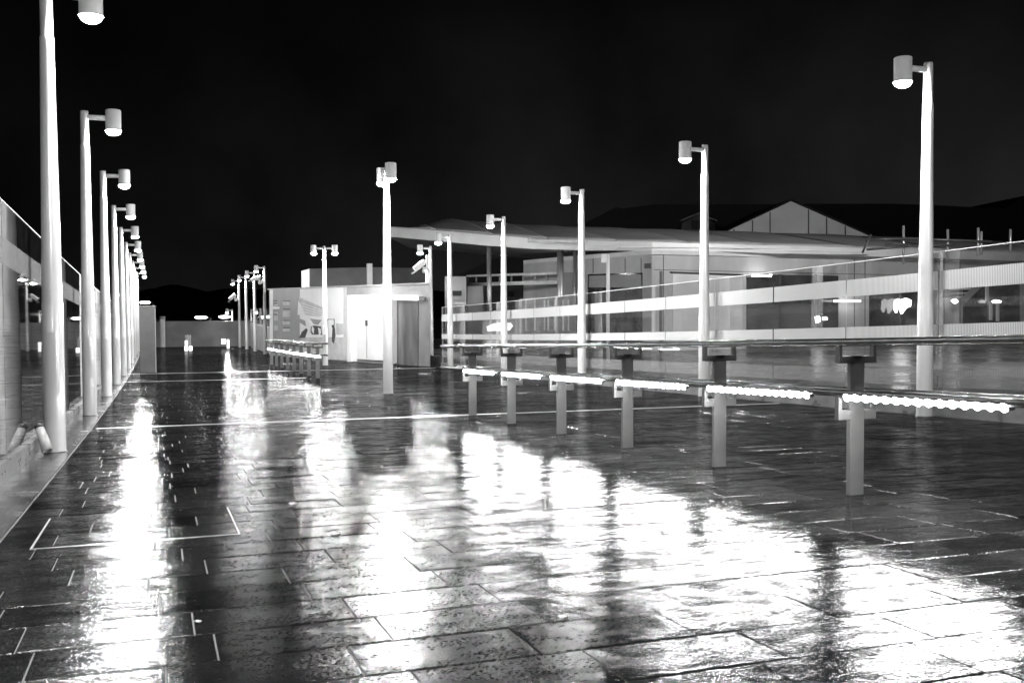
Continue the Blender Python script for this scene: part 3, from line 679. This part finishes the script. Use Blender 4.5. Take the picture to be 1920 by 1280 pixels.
for x in (1244, 1602, 1622, 1740, 1770, 1800):
    panel(RW, [(x-0.7, 474), (x+0.7, 474), (x+0.7, 668), (x-0.7, 668)], 0.006, 0.006, M_bracket, 'panel_joint', bld)
panel(RW, [(1226, 505), (1900, 520), (1900, 521), (1226, 506)], 0.008, 0.008, M_bracket, 'panel_joint', bld)
for x in (1112, 1142, 1172, 1202):
    panel(LW, [(x-0.6, 484), (x+0.6, 484), (x+0.6, 512), (x-0.6, 512)], 0.006, 0.006, M_bracket, 'panel_joint', bld)
panel(LW, [(1208, 494), (1219, 493.5), (1219, 503), (1208, 503.5)], 0.05, 0.05, M_bracket, 'vent', bld)
panel(RW, [(1388, 656), (1900, 652), (1900, 668), (1388, 676)], 0.9, 0.9, M_light, 'plinth', bld)
# interior walls glimpsed through windows: lit back panels
M_glow1 = emit('dim_interior', 0.05); M_glow2 = emit('interior_lamp', 10.0)
panel(RW, [(1402, 570), (1528, 570), (1528, 640), (1402, 640)], 0.028, 0.008, M_glow1, 'lit_room', bld)
def wlight(poly, label, nm='interior_light', m=M_glow2):
    bm = B(); prism(bm, [RW.hit(a, b, 0.5) for a, b in poly], -RW.n*0.12); return tag(mk(nm, bm, m), label, 'light')
wlight([(1567, 562), (1614, 562.5), (1614, 566), (1567, 566)], 'long horizontal white light bar by the windows of the pale building')
wlight([(1691, 562), (1700, 559), (1709, 563), (1708, 574), (1700, 577), (1692, 588), (1689, 575)], 'glowing white lantern shape in the dark window of the pale building')
wlight([(1680, 563), (1686, 560), (1688, 566), (1682, 586), (1679, 580)], 'slim glowing light left of the white lantern shape')
wlight([(1531, 594), (1537, 593), (1539, 602), (1533, 605)], 'small round bright light low in the wide dark window')
wlight([(1545, 595), (1550, 594), (1552, 599), (1546, 600)], 'smaller bright light beside the round one in the wide dark window')
wlight([(1412, 515.5), (1440, 516), (1448, 514), (1446, 519), (1412, 518)], 'thin bright strip light under the top of the wide dark window')
wlight([(1786, 563), (1793, 560), (1797, 565), (1792, 569)], 'small star-like light on the pale wall left of the staircase')
wlight([(1862, 565), (1868, 562), (1878, 564), (1876, 568), (1866, 568)], 'flat glowing lamp beside the staircase at the right edge')
wlight([(912, 612), (926, 606), (958, 605), (962, 611), (956, 619), (914, 621)], 'broad bright white glow low behind the parapet under the canopy') if False else None
# staircase at the right edge
st = thing('staircase', 'dark open staircase with pale treads behind the right end of the glass', 'staircase')
bm = B(); prism(bm, [RW.hit(a, b, 1.6) for a, b in ((1802, 562), (1812, 566), (1852, 527), (1845, 521))], -RW.n*0.12); mk('stringer', bm, M_grey, st)
for k in range(6):
    bm = B(); x0, y0 = 1803+k*7.4, 556-k*7.6; prism(bm, [RW.hit(a, b, 1.5) for a, b in ((x0-4, y0), (x0+9, y0-1), (x0+9, y0+1.6), (x0-4, y0+2.4))], -RW.n*1.1); mk('tread', bm, M_white, st)
for x, ya, yb in ((1852, 523, 565), (1859, 565, 600), (1872, 570, 602)):
    bm = B(); prism(bm, [RW.hit(a, b, 1.4) for a, b in ((x-2, ya), (x+2, ya), (x+2, yb), (x-2, yb))], -RW.n*0.1); mk('post', bm, M_white, st)
# thin dark sign post and pale lamp post on the plaza
p = at(1239, 690, 40); bm = B(); box(bm, (p.x, p.y, 0.55), (0.10, 0.10, (at(1239, 508, 40).z+1.1)), None, 0.01)
ob = mk('sign_post', bm, M_bracket); ob.location.z = (at(1239, 508, 40).z-1.1)/2-0.55; tag(ob, 'slim dark square post in front of the corner of the pale building', 'post')
p = at(1140, 690, 38); t = thing('plaza_lamp', 'pale post with a small square lamp box in front of the building below the canopy', 'lamp post', (p.x, p.y, -1.1), -YAW)
hh = at(1140, 477, 38).z+1.1
bm = B(); tube(bm, (0, 0, 0), (0, 0, hh), 0.07, seg=14); mk('pole', bm, M_white, t)
bm = B(); box(bm, (-0.16, 0, hh-0.16), (0.2, 0.2, 0.32), None, 0.02); mk('lamp_box', bm, M_light, t)

# ------------------------------------------------------------------ canopy
fas = [(721, 425.5, 443, 52), (800, 430.5, 450, 50.5), (900, 439, 459.5, 48.8), (985, 446, 466, 47.6), (1090, 451, 469, 46.6), (1222, 454.5, 471, 46.5), (1330, 457.5, 474, 47), (1480, 461.5, 477, 48.2), (1640, 466, 481, 50), (1800, 471, 486, 52.5), (1990, 477, 492, 56)]
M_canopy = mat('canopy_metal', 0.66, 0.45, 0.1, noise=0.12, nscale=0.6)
M_vault = mat('vault_membrane', 0.5, 0.5, noise=0.15, nscale=0.5)
can = thing('canopy', 'wide pale canopy with scalloped curved roof over the plaza', 'canopy')
dirb = Vector((-FW.y, FW.x, 0)).normalized(); backv = Vector((FW.x, FW.y, 0)).normalized()
def gridmesh(pts, th, name, m, parent, smooth=False):
    bm = B(); g = [[bm.verts.new(p) for p in row] for row in pts]
    for j in range(len(g)-1):
        for i in range(len(g[0])-1):
            f = bm.faces.new((g[j][i], g[j][i+1], g[j+1][i+1], g[j+1][i])); f.smooth = smooth
    o = mk(name, bm, m, parent)
    md = o.modifiers.new('thickness', 'SOLIDIFY'); md.thickness = th; md.offset = 0
    return o
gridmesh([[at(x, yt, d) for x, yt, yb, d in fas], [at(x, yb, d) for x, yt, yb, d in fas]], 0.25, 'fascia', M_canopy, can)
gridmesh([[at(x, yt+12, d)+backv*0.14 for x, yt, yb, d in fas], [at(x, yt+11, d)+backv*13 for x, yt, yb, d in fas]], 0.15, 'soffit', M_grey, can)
def lerp_fas(u):
    s = u*(len(fas)-1); i = min(int(s), len(fas)-2); f = s-i
    a, b = fas[i], fas[i+1]; return at(a[0]+(b[0]-a[0])*f, a[1]+(b[1]-a[1])*f, a[3]+(b[3]-a[3])*f)
# each shell sweeps from the back left to the front right, overlapping its neighbour
NS = 9
for k in range(-1, NS):
    pts = []
    for j in range(15):                       # v: 0 front .. 1 back
        v = j/14; row = []
        for i in range(11):
            w = i/10
            u = (k + w + (1-v)*1.35 - 0.3)/NS
            uu = min(max(u, 0.012), 1.0)
            p = lerp_fas(uu) + backv*(0.2+11*v)
            edge = min(1.0, max(0.0, uu/0.13)); edge = edge*edge*(3-2*edge)
            p.z += 0.03 + (1.30*math.sin(v*math.pi/2) + 0.12*(w-0.3)*math.sin(math.pi*min(1, v+0.12)))*edge
            row.append(p)
        pts.append(row)
    if k+1+1.35-0.3 <= 0.1: continue
    gridmesh(pts, 0.06, 'vault_shell', M_vault, can, True)
def col(px, ytop, d, r, zb=-1.1):
    p = at(px, ytop, d); bm = B(); tube(bm, (p.x, p.y, zb), (p.x, p.y, p.z), r, seg=18); mk('column', bm, M_steel, can)
col(917, 462, 50.5, 0.12); col(1050.5, 467, 48.6, 0.16); col(1078, 470, 49, 0.10)
M_strip_l = mat('canopy_gutter', 0.7, 0.4, noise=0.05, nscale=2)
bm = B(); prism(bm, [at(a, b, d) for a, b, d in ((1164, 461.5, 45.2), (1300, 464, 45.6), (1500, 467.5, 47), (1640, 470.5, 49), (1640, 472.5, 49), (1500, 469.8, 47), (1300, 466.2, 45.6), (1164, 464.2, 45.2))], backv*0.1); mk('gutter_strip', bm, M_strip_l, can)  # bright line set as a pale gutter strip, no lamp in it
bm = B(); prism(bm, [at(a, b, d) for a, b, d in ((990, 458, 46.9), (1100, 460, 46.2), (1165, 460.5, 45.9), (1150, 469.5, 45.9), (1100, 469.5, 46.2), (990, 466, 46.9))], backv*0.1); mk('lower_beam', bm, M_light, can)
bm = B(); tube(bm, at(990, 450.5, 46.8), at(1100, 453, 46.1), 0.09, seg=14); mk('gutter_pipe', bm, M_white, can)

# unseen floodlight mast added off to the right to brighten building and canopy fronts
t = thing('added_floodlight', 'added, unseen floodlight mast on the plaza, outside the picture to the right', 'floodlight', (29.0, 21.0, -1.1))
bm = B(); lathe(bm, [(0.16, 0), (0.10, 8.6), (0.001, 8.62)], seg=16); mk('pole', bm, M_white, t)
ax = (Vector((16, 46, 3.0))-Vector((29, 21, 7.6))).normalized(); rotm = ax.to_track_quat('Z', 'Y').to_matrix()
bm = B(); box(bm, (0, 0, 8.75)-ax*0.2, (1.5, 0.7, 0.28), rotm, 0.03) if False else box(bm, Vector((0, 0, 8.75))-ax*0.2, (1.5, 0.7, 0.28), rotm, 0.03); mk('housing', bm, M_bracket, t)
bm = B(); box(bm, Vector((0, 0, 8.75))-ax*0.05, (1.4, 0.6, 0.03), rotm); mk('lens', bm, emit('added_floodlight_lens', 1250.0), t)
# scaffolding poles
sc = thing('scaffold', 'dark scaffold rails on pale uprights above the right end of the canopy', 'scaffold')
for x, ya, yb in ((1694, 423, 474), (1777, 430, 466), (1834, 427, 458), (1840, 434, 456), (1894.5, 430, 452)):
    bm = B(); tube(bm, at(x, yb+22, 44), at(x, ya, 44), 0.055, seg=12); mk('upright', bm, M_steel, sc)
for (a, b), (c, d) in (((1622, 449.5), (1704, 447)), ((1690, 446.5), (1840, 452.5)), ((1660, 458.5), (1704, 458)), ((1700, 461), (1790, 459)), ((1625, 468), (1705, 461.5)), ((1617, 474), (1633, 440)), ((1704, 447), (1860, 453))):
    bm = B(); tube(bm, at(a, b, 43.8), at(c, d, 43.8), 0.05, seg=10); mk('ledger', bm, M_bracket, sc)

# ------------------------------------------------------------------ buildings behind
M_roofd = mat('dark_slate_roof', 0.012, 0.8, noise=0.2, nscale=2)
M_brickd = mat('dim_wall', 0.10, 0.7, noise=0.2, nscale=1)
hall = thing('hall', 'large dark-roofed hall with a small dormer behind the canopy', 'building')
out = [(1085, 424), (1155, 388.5), (1166, 391), (1226, 383), (1420, 383), (1500, 382), (1670, 382), (1740, 384), (1860, 390), (1885, 391), (1925, 366), (2050, 340), (2050, 500), (1085, 500)]
bm = B(); prism(bm, [at(x, y, 95) for x, y in out], backv*25); mk('roof', bm, M_roofd, hall)
bm = B(); prism(bm, [at(x, y, 94) for x, y in ((1279, 418), (1277, 432), (1343, 432), (1340, 418), (1310, 402))], backv*3); dm = mk('dormer', bm, M_brickd, hall)
bm = B(); prism(bm, [at(x, y, 93.8) for x, y in ((1275, 413), (1310, 398.5), (1346, 413.5), (1343, 414.5), (1310, 401), (1278, 414.5))], backv*3.4); mk('dormer_verge', bm, M_grey, dm)
bm = B(); prism(bm, [at(x, y, 93.7) for x, y in ((1298, 413), (1322, 413), (1322, 428), (1298, 428))], backv*0.25); mk('dormer_window', bm, M_black, dm)
gab = thing('gable_building', 'building with a pale panelled triangular gable above the canopy', 'building')
M_gable = mat('gable_panels', 0.8, 0.6, noise=0.15, nscale=0.4)
bm = B(); prism(bm, [at(x, y, 70) for x, y in ((1362, 434), (1484, 377), (1630, 441), (1630, 500), (1362, 500))], backv*12); mk('gable_wall', bm, M_gable, gab)
bm = B(); prism(bm, [at(x, y, 69.8) for x, y in ((1352, 437), (1484, 372.5), (1484, 376.6), (1362, 434))], backv*12.5); prism(bm, [at(x, y, 69.8) for x, y in ((1484, 372.5), (1642, 443), (1630, 441), (1484, 376.6))], backv*12.5); mk('roof', bm, M_roofd, gab)
for x in (1376, 1411, 1444, 1516, 1550, 1585):
    ys_ = 377+(434-377)*(1484-x)/122 if x < 1484 else 377+(441-377)*(x-1484)/146
    bm = B(); prism(bm, [at(a, b, 69.97) for a, b in ((x-1.1, ys_+2), (x+1.1, ys_+2), (x+1.1, 480), (x-1.1, 480))], backv*0.05); mk('panel_joint', bm, M_bracket, gab)
# darker house beneath the canopy, footbridge truss, hut
house = thing('dark_house', 'unlit dark house with a hipped roof seen under the canopy', 'building')
bm = B(); prism(bm, [at(x, y, 88) for x, y in ((838, 526), (925, 484.5), (1040, 478), (1085, 478), (1085, 640), (838, 640))], backv*12); mk('roof', bm, M_roofd, house)
hw = None
bm = B(); prism(bm, [at(x, y, 87.8) for x, y in ((880, 536), (1085, 536), (1085, 640), (880, 640))], backv*0.3); hw = mk('wall', bm, mat('house_wall', 0.13, 0.7, noise=0.2, nscale=0.6), house)
for x in (957, 988, 1021):
    bm = B(); prism(bm, [at(a, b, 87.6) for a, b in ((x-5, 546), (x+5, 546), (x+5, 556), (x-5, 556))], backv*0.15); mk('window', bm, M_black, hw)
tr = thing('truss_bridge', 'pale horizontal ladder truss spanning between the hut and the canopy column', 'truss')
for (x0, y0, x1, y1, nm, r) in ((876, 517.5, 1046, 512, 'chord', 0.07), (876, 532, 1046, 527, 'chord', 0.05), (880, 535, 1046, 530.5, 'chord', 0.06)):
    bm = B(); tube(bm, at(x0, y0, 54), at(x1, y1, 50), r, seg=10); mk(nm, bm, M_white, tr)
for k in range(8):
    x = 893+k*22; f = (x-876)/170; bm = B(); tube(bm, at(x, 517-5.4*f, 54-4*f), at(x, 532-5*f, 54-4*f), 0.05, seg=8); mk('web', bm, M_steel, tr)
hut = thing('hut', 'small pale hut with a black window opening beside the truss', 'hut')
bm = B(); prism(bm, [at(x, y, 52) for x, y in ((834, 518), (874, 518), (874, 640), (834, 640))], backv*3); mk('wall', bm, M_wallp, hut)
bm = B(); prism(bm, [at(x, y, 51.9) for x, y in ((845.5, 545), (865, 545), (865, 554.5), (845.5, 554.5))], backv*0.12); mk('window', bm, M_black, hut)
bm = B(); prism(bm, [at(x, y, 51.85) for x, y in ((838, 566), (874, 566), (874, 571), (838, 571))], backv*0.3); mk('ledge', bm, M_white, hut)
bm = B(); prism(bm, [at(x, y, 52.6) for x, y in ((876, 536), (906, 536), (906, 640), (876, 640))], backv*2.5); mk('annex', bm, M_grey, hut)
bm = B(); prism(bm, [at(x, y, 49.2) for x, y in ((1057, 511), (1086, 510), (1086, 690), (1057, 690))], backv*3)
tag(mk('side_wall', bm, M_wallp), 'plain pale wall section between the canopy column and the long building', 'wall')
# bright things low behind the parapet
M_sign = emit('lit_sign', 2.2)
t = thing('lit_kiosk', 'low stall front with a broad bright white lit panel under the canopy', 'stall')
bm = B(); prism(bm, [at(x, y, 46.5) for x, y in ((905, 596), (970, 595), (970, 690), (905, 690))], backv*1.5); mk('body', bm, M_grey, t)
bm = B(); prism(bm, [at(x, y, 46.4) for x, y in ((912, 612), (926, 606), (958, 605), (962, 611), (956, 619), (914, 621))], backv*0.08); mk('lit_panel', bm, M_sign, t)
t2 = thing('bin_store', 'row of dark upright bays low under the canopy beside the lit stall', 'store')
bm = B(); prism(bm, [at(x, y, 48) for x, y in ((974, 560), (1080, 556), (1080, 680), (974, 680))], backv*1.0); mk('body', bm, M_clad_d, t2)
for x in (986, 1003, 1021, 1028, 1040, 1056, 1066):
    bm = B(); prism(bm, [at(a, b, 47.9) for a, b in ((x-1.5, 562), (x+1.5, 562), (x+1.5, 620), (x-1.5, 620))], backv*0.08); mk('batten', bm, M_steel, t2)
for i, (x, y) in enumerate(((918, 668), (930, 668))):
    bm = B(); p = at(x, 678, 40)
    for k in range(4): box(bm, (p.x, p.y, -1.1+0.1+k*0.17), (0.24, 0.24, 0.15), Matrix.Rotation(-YAW, 3, 'Z'), 0.01)
    tag(mk('crate_stack', bm, M_white), ['stack of small white crates below the dark handrail, left of the pair', 'stack of small white crates below the dark handrail, right of the pair'][i], 'crate stack', 'white crate stacks')
# hills and trees against the sky
bm = B(); rnd = random.Random(5); pr = [(-200, 560), (0, 556), (180, 552), (262, 546), (290, 539), (318, 533), (350, 536), (385, 545), (430, 541), (470, 544), (530, 540), (600, 543), (700, 548), (850, 545), (1100, 548), (1500, 540), (2000, 540), (2300, 545)]
pts = []
for i in range(len(pr)-1):
    (x0, y0), (x1, y1) = pr[i], pr[i+1]; n = max(2, int((x1-x0)/14))
    for k in range(n): f = k/n; pts.append((x0+(x1-x0)*f, y0+(y1-y0)*f+rnd.uniform(-1.6, 1.6)))
front = [at(x, y, 330) for x, y in pts]
low = [Vector((p.x, p.y, -3))-backv*60 for p in front]; far = [Vector((p.x, p.y, -3))+backv*120 for p in front]
for rows2 in ((low, front), (front, far)):
    A = [bm.verts.new(p) for p in rows2[0]]; C = [bm.verts.new(p) for p in rows2[1]]
    for i in range(len(A)-1): bm.faces.new((A[i], A[i+1], C[i+1], C[i]))
tag(mk('hills', bm, mat('night_hill', 0.01, 0.9, noise=0.3, nscale=0.05)), kind='structure')

# ------------------------------------------------------------------ litter on the slabs
M_leaf = mat('pale_leaf', 0.35, 0.4, noise=0.2, nscale=40)
def groundpt(px, py):
    r = ray(px, py); t_ = 3.0
    for _ in range(80):
        p = CAM+r*t_; t_ -= (p.z-zd(p.x, p.y))/(r.z+0.0487)*0.8
    return CAM+r*t_
def leaf(px, py, s, rz, label):
    p = groundpt(px, py); bm = B(); n = 7
    cl = bm.verts.new((0, 0, 0.010*s/0.03)); ring = []
    for i in range(10):
        a = 2*math.pi*i/10; rr = s*(1.0+0.25*math.sin(3*a+1))*(1.3 if abs(math.cos(a)) > 0.8 else 0.75)
        ring.append(bm.verts.new((rr*math.cos(a), rr*math.sin(a), 0.006+0.010*abs(math.sin(2*a))*s/0.03)))
    for i in range(10): f = bm.faces.new((cl, ring[i], ring[(i+1) % 10])); f.smooth = True
    o = mk('fallen_leaf', bm, M_leaf); o.location = p; o.rotation_euler = (0, 0, rz)
    md = o.modifiers.new('thickness', 'SOLIDIFY'); md.thickness = 0.003
    return tag(o, label, 'leaf', 'pale fallen leaves on the wet slabs')
leaf(1058, 1157, 0.016, 0.4, 'pale fallen leaf lying on the near slabs at the bottom centre')
leaf(549, 945, 0.026, 1.2, 'pale fallen leaf on the dark slabs right of the access cover')
leaf(371, 1167, 0.012, 2.2, 'small pale leaf on the black slabs at the bottom left')
leaf(628, 1001, 0.022, 0.2, 'curled pale leaf at the edge of the bright lamp reflection')
